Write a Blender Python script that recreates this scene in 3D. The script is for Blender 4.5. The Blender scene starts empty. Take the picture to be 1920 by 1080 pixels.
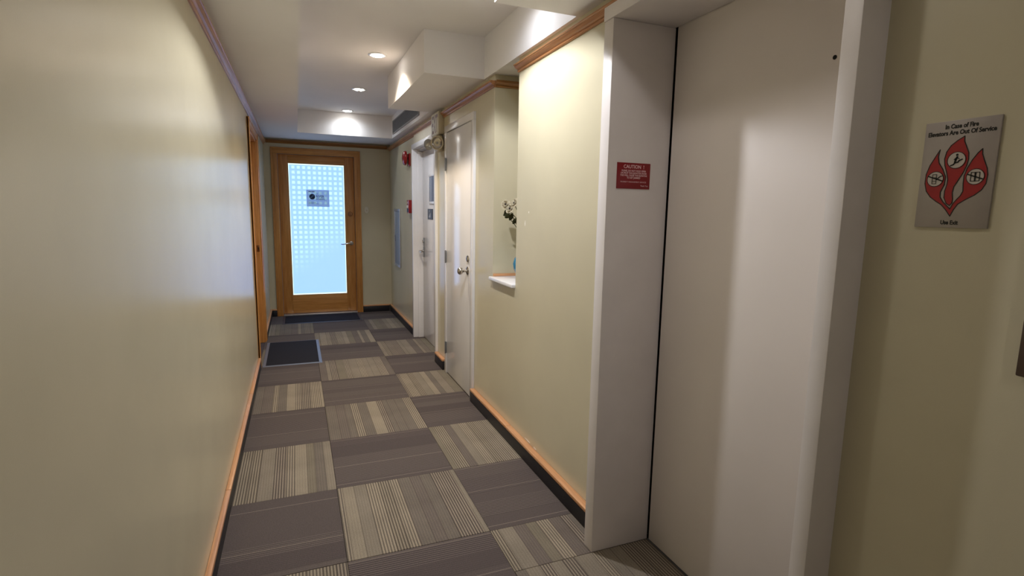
import bpy, bmesh, math, random
from mathutils import Vector, Matrix
from mathutils.geometry import tessellate_polygon
random.seed(4)
scene = bpy.context.scene
COL = scene.collection

# ------------------------------------------------------------------ camera
FPX, YAW, PITCH, ROLL = 1003.1, 0.38263, -0.142608, 0.01793
cam_loc = Vector((-0.14118, -2.07444, 1.4113))
cam = bpy.data.objects.new('camera', bpy.data.cameras.new('camera'))
COL.objects.link(cam)
cam.data.sensor_width = 36.0
cam.data.lens = FPX / 1920 * 36
cam.data.clip_start = 0.02
fw = Vector((math.sin(YAW)*math.cos(PITCH), math.cos(YAW)*math.cos(PITCH), math.sin(PITCH)))
r0 = Vector((math.cos(YAW), -math.sin(YAW), 0)); u0 = r0.cross(fw)
rt = r0*math.cos(ROLL) + u0*math.sin(ROLL); up = -r0*math.sin(ROLL) + u0*math.cos(ROLL)
cam.matrix_world = Matrix.Translation(cam_loc) @ Matrix((rt, up, -fw)).transposed().to_4x4()
scene.camera = cam

# ------------------------------------------------------------------ world, exposure
w = bpy.data.worlds.new('world'); scene.world = w; w.use_nodes = True
w.node_tree.nodes['Background'].inputs[0].default_value = (0.8, 0.86, 1, 1)
w.node_tree.nodes['Background'].inputs[1].default_value = 0.05
vs = scene.view_settings
vs.view_transform = 'Standard'; vs.look = 'None'; vs.gamma = 1; vs.use_curve_mapping = False
vs.exposure = 0.75
# lamps: (x, y, watt, colour, spot angle, blend) used by the downlight builder further down
LAMPS = [(0.42, 0.45, 62, (0.94, 0.95, 1.0), 136, 0.22),
         (0.80, 0.50, 5.5, (0.80, 0.87, 1.0), 168, 0.8),
         (0.38, -0.74, 6, (1.0, 0.94, 0.90), 165, 0.3),
         (0.38, -3.10, 9, (1.0, 0.94, 0.90), 165, 0.3),
         (0.45, 2.10, 50, (1.0, 0.82, 0.60), 128, 0.6),
         (0.45, 3.33, 26, (0.90, 0.94, 1.0), 145, 0.8),
         (0.45, 4.55, 8, (0.86, 0.93, 1.0), 165, 1.0)]
GLASS_STRENGTH = 0.86

# ------------------------------------------------------------------ materials
def lin(c):
    return tuple(((v/255)/12.92 if v/255 <= 0.04045 else ((v/255+0.055)/1.055)**2.4) for v in c) + (1,)
class NT:
    def __init__(s, name):
        s.m = bpy.data.materials.new(name); s.m.use_nodes = True
        s.t = s.m.node_tree; s.b = s.t.nodes['Principled BSDF']
    def n(s, typ, **kw):
        nd = s.t.nodes.new(typ)
        for k, v in kw.items():
            if k.startswith('i_'):
                key = k[2:]; nd.inputs[int(key) if key.isdigit() else key].default_value = v
            else: setattr(nd, k, v)
        return nd
    def l(s, a, b): s.t.links.new(a, b)
    def math(s, op, a, b=None, clamp=False):
        nd = s.n('ShaderNodeMath', operation=op, use_clamp=clamp)
        for i, v in enumerate((a, b)):
            if v is None: continue
            if isinstance(v, (int, float)): nd.inputs[i].default_value = v
            else: s.l(v, nd.inputs[i])
        return nd.outputs[0]
    def bump(s, h, strength, dist=0.002):
        bp = s.n('ShaderNodeBump'); bp.inputs['Strength'].default_value = strength
        bp.inputs['Distance'].default_value = dist
        s.l(h, bp.inputs['Height']); s.l(bp.outputs[0], s.b.inputs['Normal'])
    def ramp(s, fac, stops, interp='LINEAR'):
        r = s.n('ShaderNodeValToRGB'); r.color_ramp.interpolation = interp
        e = r.color_ramp.elements
        while len(e) < len(stops): e.new(0.5)
        for k, (p, c) in enumerate(stops): e[k].position = p; e[k].color = c
        s.l(fac, r.inputs[0]); return r.outputs[0]
    def mix(s, fac, a, b, blend='MIX'):
        nd = s.n('ShaderNodeMix', data_type='RGBA', blend_type=blend)
        for i, v in ((0, fac), (6, a), (7, b)):
            if isinstance(v, (int, float, tuple)): nd.inputs[i].default_value = v
            else: s.l(v, nd.inputs[i])
        return nd.outputs[2]

def simple(name, rgb, rough=0.5, metal=0.0, noise=0.0, nscale=30, bump=0.0, bscale=300, coat=0.0, spec=0.5):
    N = NT(name); b = N.b
    b.inputs['Roughness'].default_value = rough; b.inputs['Metallic'].default_value = metal
    b.inputs['Coat Weight'].default_value = coat; b.inputs['Specular IOR Level'].default_value = spec
    c = lin(rgb); b.inputs['Base Color'].default_value = c
    tc = N.n('ShaderNodeTexCoord')
    nz = N.n('ShaderNodeTexNoise', i_Scale=nscale, i_Detail=4.0)
    N.l(tc.outputs['Object'], nz.inputs['Vector'])
    k = noise if noise else 0.04
    lo = tuple(v*(1-k) for v in c[:3]) + (1,); hi = tuple(min(1, v*(1+k)) for v in c[:3]) + (1,)
    N.l(N.ramp(nz.outputs[0], [(0.3, lo), (0.7, hi)]), b.inputs['Base Color'])
    if bump:
        n2 = N.n('ShaderNodeTexNoise', i_Scale=bscale, i_Detail=3.0)
        N.l(tc.outputs['Object'], n2.inputs['Vector']); N.bump(n2.outputs[0], bump, 0.001)
    return N.m

M = {}
M['wall'] = simple('sage_wall_paint', (206, 198, 171), 0.25, spec=0.6, noise=0.03, nscale=3, bump=0.12, bscale=420)
M['white'] = simple('white_enamel_paint', (238, 237, 239), 0.15, noise=0.02, nscale=6, bump=0.08, bscale=200)
M['jamb'] = simple('elevator_frame_paint', (232, 226, 224), 0.45, noise=0.03, nscale=8, bump=0.12, bscale=160)
M['elev'] = simple('elevator_door_paint', (234, 226, 221), 0.42, noise=0.015, nscale=4, bump=0.05, bscale=200)
M['ceiling'] = simple('ceiling_paint', (240, 237, 237), 0.75, noise=0.015, nscale=3, bump=0.06, bscale=260)
M['rubber'] = simple('black_rubber_base', (30, 29, 33), 0.45, noise=0.1, nscale=20)
M['black'] = simple('gap_shade_black', (8, 8, 9), 0.8)  # flat black put in for the shade inside gaps and holes
M['chrome'] = simple('brushed_nickel', (190, 186, 180), 0.22, metal=1.0)
M['steel'] = simple('satin_steel', (150, 154, 160), 0.35, metal=0.9)
M['silver'] = simple('aluminium_strip', (200, 202, 206), 0.35, metal=0.8)
M['brass'] = simple('antique_brass', (150, 110, 80), 0.3, metal=1.0)
M['bronze'] = simple('bronze_metal_plate', (92, 78, 70), 0.35, metal=0.6, noise=0.08, nscale=60)
M['beige_plastic'] = simple('beige_plastic', (206, 196, 172), 0.4)
M['white_plastic'] = simple('ivory_plastic', (224, 220, 205), 0.35)
M['red'] = simple('red_enamel', (150, 18, 24), 0.25, coat=0.4)
M['print_red'] = simple('red_print', (165, 12, 22), 0.4)
M['sign_red'] = simple('engraved_red_plastic', (138, 8, 22), 0.35)
M['sign_text'] = simple('engraved_text', (240, 200, 204), 0.5)
M['exit_red'] = simple('exit_letter_red', (92, 40, 40), 0.4)
M['print_black'] = simple('black_print', (14, 12, 12), 0.5)
M['print_grey'] = simple('grey_print', (105, 125, 150), 0.6)
M['print_navy'] = simple('navy_print', (30, 62, 108), 0.5)
M['print_blue'] = simple('mid_blue_print', (95, 140, 195), 0.5)
M['plate_grey'] = simple('grey_sign_plate', (168, 160, 154), 0.4, metal=0.25)
M['disc_white'] = simple('white_print', (205, 196, 188), 0.5)
def thin_paper():
    N = NT('blue_grey_paper'); tl = N.n('ShaderNodeBsdfTranslucent'); mx = N.n('ShaderNodeMixShader'); mx.inputs[0].default_value = 0.75
    tl.inputs['Color'].default_value = lin((226, 226, 226)); N.b.inputs['Base Color'].default_value = lin((210, 215, 225))
    N.b.inputs['Roughness'].default_value = 0.6
    N.l(N.b.outputs[0], mx.inputs[1]); N.l(tl.outputs[0], mx.inputs[2]); N.l(mx.outputs[0], N.t.nodes['Material Output'].inputs['Surface'])
    return N.m
M['paper'] = thin_paper()
M['dark_sign'] = simple('charcoal_sign', (72, 72, 74), 0.45)
M['light_print'] = simple('light_print', (165, 165, 165), 0.5)
M['grey_panel'] = simple('grey_panel_paint', (158, 172, 186), 0.35, metal=0.3)
M['vent_dark'] = simple('vent_shadow_grey', (84, 84, 86), 0.7)
M['vent_slat'] = simple('vent_slat_grey', (150, 148, 146), 0.5)
M['mat'] = simple('charcoal_mat_pile', (44, 44, 50), 0.95, noise=0.35, nscale=260, bump=0.6, bscale=700, spec=0.1)
M['mat_edge'] = simple('grey_rubber_edge', (108, 112, 124), 0.45)
M['mat_edge_dark'] = simple('dark_rubber_edge', (62, 62, 70), 0.45)
M['marble'] = simple('white_sill', (232, 232, 236), 0.25, noise=0.03)
M['vase'] = simple('blue_glaze', (30, 120, 160), 0.12, coat=0.6)
M['petal'] = simple('cream_petal', (216, 208, 186), 0.6)
M['leaf'] = simple('olive_leaf', (72, 74, 44), 0.5)
M['bud'] = simple('dark_centre', (40, 26, 24), 0.6)
M['patch'] = simple('white_filler', (236, 232, 224), 0.6)
M['slab'] = simple('concrete_slab', (60, 58, 58), 0.9)

def wood(name, axis, a=(184, 122, 58), b=(220, 162, 92), rough=0.33):
    N = NT(name); tc = N.n('ShaderNodeTexCoord')
    mp = N.n('ShaderNodeMapping'); sc = [26, 26, 26]; sc[axis] = 1.1
    mp.inputs['Scale'].default_value = sc
    N.l(tc.outputs['Object'], mp.inputs['Vector'])
    nz = N.n('ShaderNodeTexNoise', i_Scale=1.6, i_Detail=6.0, i_Roughness=0.6, i_Distortion=0.4)
    N.l(mp.outputs[0], nz.inputs['Vector'])
    n2 = N.n('ShaderNodeTexNoise', i_Scale=7.0, i_Detail=3.0)
    N.l(mp.outputs[0], n2.inputs['Vector'])
    mid = tuple((x+y)/2 for x, y in zip(a, b))
    c = N.ramp(nz.outputs[0], [(0.3, lin(a)), (0.5, lin(mid)), (0.72, lin(b))])
    c2 = N.ramp(n2.outputs[0], [(0.35, (0.72, 0.66, 0.6, 1)), (0.6, (1, 1, 1, 1))])
    N.l(N.mix(0.6, c, c2, 'MULTIPLY'), N.b.inputs['Base Color'])
    N.b.inputs['Roughness'].default_value = rough
    N.b.inputs['Coat Weight'].default_value = 0.25; N.b.inputs['Coat Roughness'].default_value = 0.2
    N.bump(n2.outputs[0], 0.08, 0.001)
    return N.m
M['wood_x'] = wood('oak_grain_across', 0); M['wood_y'] = wood('oak_grain_along', 1); M['wood_z'] = wood('oak_grain_upright', 2)
M['cap_y'] = wood('oak_cap_along', 1, (190, 136, 92), (226, 172, 124), 0.4)
M['cap_x'] = wood('oak_cap_across', 0, (190, 136, 92), (226, 172, 124), 0.4)
M['crown_y'] = wood('oak_crown_along', 1, (160, 108, 66), (208, 152, 100), 0.42)
M['crown_x'] = wood('oak_crown_across', 0, (136, 92, 48), (176, 124, 70), 0.3)

def carpet_light():
    N = NT('carpet_striped'); tc = N.n('ShaderNodeTexCoord'); oi = N.n('ShaderNodeObjectInfo')
    sx = N.n('ShaderNodeSeparateXYZ'); N.l(tc.outputs['Object'], sx.inputs[0])
    off = N.math('MULTIPLY', oi.outputs['Random'], 137.0)
    wv = N.math('ADD', sx.outputs[0], off)
    v = N.n('ShaderNodeTexVoronoi', voronoi_dimensions='1D', i_Scale=18.0, i_Randomness=1.0)
    N.l(wv, v.inputs['W'])
    sr = N.n('ShaderNodeSeparateColor'); N.l(v.outputs['Color'], sr.inputs[0])
    base = N.ramp(sr.outputs[0], [(0.0, lin((116, 107, 98))), (0.2, lin((138, 128, 114))), (0.42, lin((126, 117, 102))), (0.6, lin((150, 139, 122))), (0.82, lin((112, 102, 95)))], 'CONSTANT')
    rib = N.math('SINE', N.math('MULTIPLY', wv, 2*math.pi/0.0125))
    rib01 = N.math('ADD', N.math('MULTIPLY', rib, 0.5), 0.5)
    strong = N.math('GREATER_THAN', sr.outputs[1], 0.62)
    ribamt = N.math('ADD', N.math('MULTIPLY', strong, 0.5), 0.08)
    ribc = N.ramp(rib01, [(0.25, lin((74, 66, 62))), (0.75, lin((172, 158, 138)))])
    c = N.mix(ribamt, base, ribc)
    # thin dark seams between bands
    v2 = N.n('ShaderNodeTexVoronoi', voronoi_dimensions='1D', feature='DISTANCE_TO_EDGE', i_Scale=18.0)
    N.l(wv, v2.inputs['W'])
    seam = N.math('LESS_THAN', v2.outputs['Distance'], 0.035)
    c = N.mix(N.math('MULTIPLY', seam, 0.4), c, lin((66, 58, 54)))
    nz = N.n('ShaderNodeTexNoise', i_Scale=240.0, i_Detail=3.0); N.l(tc.outputs['Object'], nz.inputs['Vector'])
    c = N.mix(0.8, c, N.ramp(nz.outputs[0], [(0.3, (0.66, 0.66, 0.66, 1)), (0.7, (1.1, 1.1, 1.1, 1))]), 'MULTIPLY')
    n3 = N.n('ShaderNodeTexNoise', i_Scale=5.0, i_Detail=2.0); N.l(tc.outputs['Object'], n3.inputs['Vector'])
    c = N.mix(1.0, c, N.ramp(n3.outputs[0], [(0.3, (0.9, 0.9, 0.9, 1)), (0.7, (1.08, 1.08, 1.08, 1))]), 'MULTIPLY')
    N.l(c, N.b.inputs['Base Color']); N.b.inputs['Roughness'].default_value = 0.95
    N.b.inputs['Specular IOR Level'].default_value = 0.12
    N.bump(N.math('ADD', N.math('MULTIPLY', rib01, 0.5), nz.outputs[0]), 0.5, 0.002)
    return N.m
def carpet_dark():  # darker look of the quarter-turned pile, put into the colour
    N = NT('carpet_turned_pile_shade'); tc = N.n('ShaderNodeTexCoord'); oi = N.n('ShaderNodeObjectInfo')
    sx = N.n('ShaderNodeSeparateXYZ'); N.l(tc.outputs['Object'], sx.inputs[0])
    off = N.math('MULTIPLY', oi.outputs['Random'], 91.0)
    wv = N.math('ADD', sx.outputs[1], off)
    v = N.n('ShaderNodeTexVoronoi', voronoi_dimensions='1D', i_Scale=8.0); N.l(wv, v.inputs['W'])
    sr = N.n('ShaderNodeSeparateColor'); N.l(v.outputs['Color'], sr.inputs[0])
    base = N.ramp(sr.outputs[0], [(0.0, lin((94, 85, 82))), (0.35, lin((101, 92, 87))), (0.7, lin((88, 79, 77)))], 'CONSTANT')
    rib = N.math('ADD', N.math('MULTIPLY', N.math('SINE', N.math('MULTIPLY', wv, 2*math.pi/0.0125)), 0.5), 0.5)
    strong = N.math('ADD', N.math('MULTIPLY', N.math('GREATER_THAN', sr.outputs[1], 0.66), 0.42), 0.07)
    c = N.mix(strong, base, N.ramp(rib, [(0.3, lin((56, 50, 50))), (0.75, lin((122, 110, 106)))]))
    v2 = N.n('ShaderNodeTexVoronoi', voronoi_dimensions='1D', feature='DISTANCE_TO_EDGE', i_Scale=3.4); N.l(wv, v2.inputs['W'])
    c = N.mix(N.math('MULTIPLY', N.math('LESS_THAN', v2.outputs['Distance'], 0.007), 0.5), c, lin((160, 146, 132)))
    nz = N.n('ShaderNodeTexNoise', i_Scale=240.0, i_Detail=3.0); N.l(tc.outputs['Object'], nz.inputs['Vector'])
    c = N.mix(0.8, c, N.ramp(nz.outputs[0], [(0.3, (0.66, 0.66, 0.66, 1)), (0.7, (1.1, 1.1, 1.1, 1))]), 'MULTIPLY')
    N.l(c, N.b.inputs['Base Color']); N.b.inputs['Roughness'].default_value = 0.95
    N.b.inputs['Specular IOR Level'].default_value = 0.12
    N.bump(N.math('ADD', N.math('MULTIPLY', rib, 0.5), nz.outputs[0]), 0.5, 0.002)
    return N.m
M['carpet_light'] = carpet_light(); M['carpet_dark'] = carpet_dark()

def frosted_film(w_, h_):
    # backlit frosted pane; the film's printed squares fade towards its foot and right side
    N = NT('frosted_glass_film'); tc = N.n('ShaderNodeTexCoord')
    sx = N.n('ShaderNodeSeparateXYZ'); N.l(tc.outputs['Object'], sx.inputs[0])
    u = N.math('ADD', sx.outputs[0], w_/2); v = N.math('SUBTRACT', h_/2, sx.outputs[2])   # from the top left corner
    P, S = 0.0640, 0.035
    pu = N.math('PINGPONG', N.math('SUBTRACT', u, 0.062), P/2)
    pv = N.math('PINGPONG', N.math('SUBTRACT', v, 0.045), P/2)
    sq = N.math('MULTIPLY', N.math('LESS_THAN', pu, S/2), N.math('LESS_THAN', pv, S/2))
    inside = N.math('MULTIPLY', N.math('GREATER_THAN', u, 0.03), N.math('LESS_THAN', u, w_-0.03))
    inside = N.math('MULTIPLY', inside, N.math('GREATER_THAN', v, 0.015))
    sq = N.math('MULTIPLY', sq, inside)
    un = N.math('DIVIDE', u, w_)
    d = N.math('SUBTRACT', N.math('SUBTRACT', 1.50, v), N.math('MULTIPLY', un, 0.42))
    fade = N.math('DIVIDE', d, 0.55, clamp=True)
    sq = N.math('MULTIPLY', sq, N.math('MULTIPLY', fade, 0.95))
    e1 = N.math('MINIMUM', N.math('MINIMUM', u, N.math('SUBTRACT', w_, u)), N.math('MINIMUM', v, N.math('SUBTRACT', h_, v)))
    edge = N.math('LESS_THAN', e1, 0.013)
    c = N.mix(sq, (0.23, 0.44, 0.95, 1), (0.42, 0.76, 0.95, 1))
    c = N.mix(edge, c, (0.62, 0.92, 1.0, 1))
    N.b.inputs['Base Color'].default_value = (0.55, 0.6, 0.65, 1)
    N.b.inputs['Roughness'].default_value = 0.35
    N.l(c, N.b.inputs['Emission Color']); N.b.inputs['Emission Strength'].default_value = GLASS_STRENGTH
    return N.m
def lamp_mat(name, col, s):
    N = NT(name); N.b.inputs['Emission Color'].default_value = col + (1,)
    N.b.inputs['Emission Strength'].default_value = s; N.b.inputs['Base Color'].default_value = (0.9, 0.9, 0.88, 1); return N.m
M['lens'] = lamp_mat('lit_lens', (1.0, 0.96, 0.88), 16)
M['pane'] = simple('wired_glass', (120, 138, 165), 0.1)
def clear_glass():
    N = NT('clear_lamp_glass'); N.b.inputs['Base Color'].default_value = (0.9, 0.92, 0.92, 1)
    N.b.inputs['Roughness'].default_value = 0.08; N.b.inputs['Transmission Weight'].default_value = 0.75; return N.m
M['lamp_glass'] = clear_glass()

# ------------------------------------------------------------------ builders
def world_loc(o):
    v = Vector((0, 0, 0))
    while o: v += o.location; o = o.parent
    return v
def link(name, bm, mat, parent=None, kind=None, smooth=False, origin=None):
    bmesh.ops.recalc_face_normals(bm, faces=bm.faces[:])
    if origin is None:
        xs = [v.co for v in bm.verts]
        lo = Vector([min(c[i] for c in xs) for i in range(3)]); hi = Vector([max(c[i] for c in xs) for i in range(3)])
        origin = (lo+hi)/2
    origin = Vector(origin)
    bmesh.ops.translate(bm, verts=bm.verts[:], vec=-origin)
    me = bpy.data.meshes.new(name); bm.to_mesh(me); bm.free()
    if smooth:
        me.polygons.foreach_set('use_smooth', [True]*len(me.polygons))
        me.set_sharp_from_angle(angle=math.radians(40))
    o = bpy.data.objects.new(name, me); COL.objects.link(o)
    if mat: me.materials.append(M[mat] if isinstance(mat, str) else mat)
    if parent: o.parent = parent; o.location = origin - world_loc(parent)
    else: o.location = origin
    if kind: o['kind'] = kind
    return o
def empty(name, loc, kind=None, parent=None):
    o = bpy.data.objects.new(name, None); COL.objects.link(o); o.empty_display_size = 0.1
    o.location = Vector(loc) - (world_loc(parent) if parent else Vector((0, 0, 0)))
    if parent: o.parent = parent
    if kind: o['kind'] = kind
    return o
def tag(o, label, cat, group=None):
    o['label'] = label; o['category'] = cat
    if group: o['group'] = group
    return o
def add_box(bm, x0, x1, y0, y1, z0, z1, bev=0.0, seg=2):
    t = bmesh.new(); bmesh.ops.create_cube(t, size=1)
    for v in t.verts: v.co = Vector(((x0+x1)/2 + v.co.x*(x1-x0), (y0+y1)/2 + v.co.y*(y1-y0), (z0+z1)/2 + v.co.z*(z1-z0)))
    if bev: bmesh.ops.bevel(t, geom=t.edges[:], offset=bev, segments=seg, profile=0.5, affect='EDGES')
    me = bpy.data.meshes.new('tmp'); t.to_mesh(me); t.free(); bm.from_mesh(me); bpy.data.meshes.remove(me)
def box(name, r, mat, parent=None, bev=0.0, kind=None, seg=2):
    bm = bmesh.new(); add_box(bm, *r, bev=bev, seg=seg); return link(name, bm, mat, parent, kind, smooth=bev > 0)
def boxes(name, rs, mat, parent=None, bev=0.0, kind=None):
    bm = bmesh.new()
    for r in rs: add_box(bm, *r, bev=bev)
    return link(name, bm, mat, parent, kind, smooth=bev > 0)
def add_prism(bm, prof, to3, a, b):
    """closed profile [(p,q)] swept from a to b; to3(p,q,t) gives the point"""
    va = [bm.verts.new(to3(p, q, a)) for p, q in prof]; vb = [bm.verts.new(to3(p, q, b)) for p, q in prof]
    n = len(prof); bm.faces.new(va); bm.faces.new(vb[::-1])
    for i in range(n): bm.faces.new((va[i], va[(i+1) % n], vb[(i+1) % n], vb[i]))
def add_lathe(bm, prof, centre, axis, seg=24):
    """profile [(r, h)] about axis through centre"""
    ax = Vector(axis).normalized(); a = ax.orthogonal().normalized(); b = ax.cross(a); c = Vector(centre); rings = []
    for r, h in prof:
        if r < 1e-6: rings.append([bm.verts.new(c+ax*h)]); continue
        rings.append([bm.verts.new(c + ax*h + (a*math.cos(2*math.pi*k/seg) + b*math.sin(2*math.pi*k/seg))*r) for k in range(seg)])
    for r1, r2 in zip(rings, rings[1:]):
        for k in range(seg):
            k2 = (k+1) % seg
            if len(r1) == 1 and len(r2) == 1: continue
            if len(r1) == 1: bm.faces.new((r1[0], r2[k], r2[k2]))
            elif len(r2) == 1: bm.faces.new((r1[k], r1[k2], r2[0]))
            else: bm.faces.new((r1[k], r1[k2], r2[k2], r2[k]))
def lathe(name, prof, centre, axis, mat, parent=None, seg=24):
    bm = bmesh.new(); add_lathe(bm, prof, centre, axis, seg); return link(name, bm, mat, parent, smooth=True)
def add_tube(bm, pts, r, seg=8):
    pts = [Vector(p) for p in pts]; rings = []
    for i, p in enumerate(pts):
        d = (pts[min(i+1, len(pts)-1)] - pts[max(i-1, 0)]).normalized(); a = d.orthogonal().normalized(); b = d.cross(a)
        rr = r[i] if isinstance(r, (list, tuple)) else r
        rings.append([bm.verts.new(p + (a*math.cos(2*math.pi*k/seg) + b*math.sin(2*math.pi*k/seg))*rr) for k in range(seg)])
    for r1, r2 in zip(rings, rings[1:]):
        for k in range(seg): bm.faces.new((r1[k], r1[(k+1) % seg], r2[(k+1) % seg], r2[k]))
    bm.faces.new(rings[0][::-1]); bm.faces.new(rings[-1])
class Plane2:
    """flat print on a plate: local (u,v) -> world"""
    def __init__(s, o, r, u): s.o, s.r, s.u = Vector(o), Vector(r), Vector(u); s.n = s.r.cross(s.u)
    def p(s, a, b, h=0): return s.o + s.r*a + s.u*b + s.n*h
def flat_poly(name, pl, polys, h, mat, parent, th=0.0002):
    bm = bmesh.new()
    for poly in polys:
        top = [bm.verts.new(pl.p(a, b, h+th)) for a, b in poly]
        for tri in tessellate_polygon([[Vector((a, b, 0)) for a, b in poly]]): bm.faces.new([top[k] for k in tri])
        bot = [bm.verts.new(pl.p(a, b, h)) for a, b in poly]; n = len(poly)
        for i in range(n): bm.faces.new((top[i], top[(i+1) % n], bot[(i+1) % n], bot[i]))
    return link(name, bm, mat, parent)
def ribbon(pts, wd, closed=True):
    n = len(pts); out = []
    rng = range(n if closed else n-1)
    for i in rng:
        a = Vector(pts[i]); b = Vector(pts[(i+1) % n]); d = (b-a).normalized(); q = Vector((-d.y, d.x))*wd/2; e = d*wd*0.35
        out.append([tuple(a+q-e), tuple(a-q-e), tuple(b-q+e), tuple(b+q+e)])
    return out
def circ(cx, cy, r, n=24): return [(cx+r*math.cos(2*math.pi*k/n), cy+r*math.sin(2*math.pi*k/n)) for k in range(n)]
def text(name, s, size, pl, u, v, h, mat, parent, align='CENTER', sx=1.0, shear=0.0, bold=0.0):
    cu = bpy.data.curves.new('tmp_text', 'FONT'); cu.body = s; cu.size = size; cu.align_x = align; cu.shear = shear
    cu.extrude = 0.00015; cu.offset = bold; cu.resolution_u = 3
    t = bpy.data.objects.new('tmp_text', cu); COL.objects.link(t)
    dg = bpy.context.evaluated_depsgraph_get(); me = bpy.data.meshes.new_from_object(t.evaluated_get(dg))
    bpy.data.objects.remove(t); bpy.data.curves.remove(cu)
    bm = bmesh.new(); bm.from_mesh(me); bpy.data.meshes.remove(me)
    for vt in bm.verts: vt.co = pl.p(u + vt.co.x*sx, v + vt.co.y, h + 0.00015 + vt.co.z)
    return link(name, bm, mat, parent)

# ------------------------------------------------------------------ shell
L, RM, RF, FAR, BACK = -0.495, 1.05, 1.06, 5.42, -4.5
ZL, ZR = 2.26, 2.52           # lower ceiling, raised tray
# floor slab and carpet tiles
floor = box('floor', (L-0.35, 1.5, BACK-0.15, FAR+0.3, -0.1, -0.009), 'slab', None, kind='structure')
T = 0.61
def tile(x0, x1, y0, y1, dark):
    g = 0.0008
    bm = bmesh.new(); add_box(bm, x0+g, x1-g, y0+g, y1-g, -0.009, random.uniform(-0.0006, 0.0004), bev=0.0012, seg=1)
    o = link('carpet_tile', bm, 'carpet_dark' if dark else 'carpet_light', floor); return o
j = -7
while j*T < FAR:
    y0, y1 = max(j*T, BACK), min((j+1)*T, FAR + 0.03)
    for i, (x0, x1) in enumerate(((L, 0.0), (0.0, T), (T, RM))):
        dk = (i + j) % 2 == 0
        if i == 2:
            # the third column runs on into the lift recess and the stair-door recess
            cuts = [(-1.2, -0.29, 1.236), (2.77, 3.74, 1.15)]
            ys = sorted({y0, y1, *[min(max(c, y0), y1) for cc in cuts for c in cc[:2]]})
            for a, b in zip(ys, ys[1:]):
                if b-a < 0.01: continue
                xx = RM
                for c0, c1, xe in cuts:
                    if a >= c0-1e-4 and b <= c1+1e-4: xx = xe
                tile(x0, xx, a, b, dk)
        else: tile(x0, x1, y0, y1, dk)
    j += 1
# strip of carpet under the left doorway
# walls
D1a, D1b, D1t = 3.06, 3.99, 2.07      # left doorway
wl = boxes('wall_left', [(L-0.3, L, BACK, D1a, -0.009, ZL), (L-0.3, L, D1b, FAR, -0.009, ZL), (L-0.3, L, D1a, D1b, D1t, ZL)], 'wall', None, kind='structure')
D2a, D2b, D2t = -0.36, 0.615, 2.10    # far doorway
wf = boxes('wall_far', [(L-0.3, D2a, FAR, FAR+0.16, -0.009, ZL), (D2b, 1.5, FAR, FAR+0.16, -0.009, ZL), (D2a, D2b, FAR, FAR+0.16, D2t, ZL)], 'wall', None, kind='structure')
N0, N1, NZ, NX = 0.833, 1.232, 0.957, 1.36   # niche
S0, S1 = 2.745, 3.765                 # stair door opening
C0, C1 = 1.635, 2.395                 # closet opening
E0, E1 = -1.23, -0.25                 # elevator opening
X2 = 1.5
wr = boxes('wall_right', [
    (RM, X2, BACK, E0, -0.009, ZL), (RM, X2, E0, E1, 2.14, ZL),
    (RM, X2, E1, N0, -0.009, ZL), (RM, X2, N0, N1, -0.009, NZ), (NX, X2, N0, N1, NZ, ZL),
    (RM, X2, N1, C0, -0.009, ZL), (RM, X2, C0, C1, 2.07, ZL), (RM+0.07, X2, C0, C1, -0.009, 2.07),
    (RM, X2, C1, S0, -0.009, ZL), (RM, X2, S0, S1, 2.06, ZL), (1.20, X2, S0, S1, -0.009, 2.06),
    (1.29, X2, E0, E1, -0.009, 2.14),
    (RF, X2, S1, FAR, -0.009, ZL)], 'wall', None, kind='structure')
# little white filler spots and chipped paint on the right wall
for (y, z, a, b) in ((0.656, 1.407, 0.006, 0.008), (0.705, 1.344, 0.006, 0.018), (0.60, 0.105, 0.05, 0.008), (0.50, 0.101, 0.03, 0.007)):
    pl = Plane2((RM, y, z), (0, -1, 0), (0, 0, 1))
    flat_poly('paint_chip', pl, [[(a*math.cos(t)*random.uniform(.6, 1), b*math.sin(t)*random.uniform(.6, 1)) for t in [k*math.pi/5 for k in range(10)]]], 0.0003, 'patch', wr)
box('wall_back', (L-0.3, X2, BACK-0.15, BACK, -0.009, ZR), 'wall', None, kind='structure')
# ceiling: raised slab, lower ceiling ring with the duct box
ceil = box('ceiling', (L-0.3, X2, BACK-0.15, FAR+0.16, ZR, ZR+0.08), 'ceiling', None, kind='structure')
bm = bmesh.new()
zones = [[(L-0.3, BACK), (-0.095, BACK), (-0.095, FAR+0.16), (L-0.3, FAR+0.16)], [(-0.095, 4.696), (0.975, 4.696), (0.975, FAR+0.16), (-0.095, FAR+0.16)],
         [(0.975, 2.73), (X2, 2.73), (X2, FAR+0.16), (0.975, FAR+0.16)], [(0.635, 1.387), (X2, 1.387), (X2, 2.73), (0.622, 2.73)],
         [(1.03, 0.135), (X2, 0.135), (X2, 1.387), (1.03, 1.387)], [(0.648, BACK), (X2, BACK), (X2, 0.135), (0.648, 0.135)]]
for zn in zones: add_prism(bm, zn, lambda p, q, t: (p, q, t), ZL, ZR-0.0005)
link('lower_ceiling', bm, 'ceiling', ceil)

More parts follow.
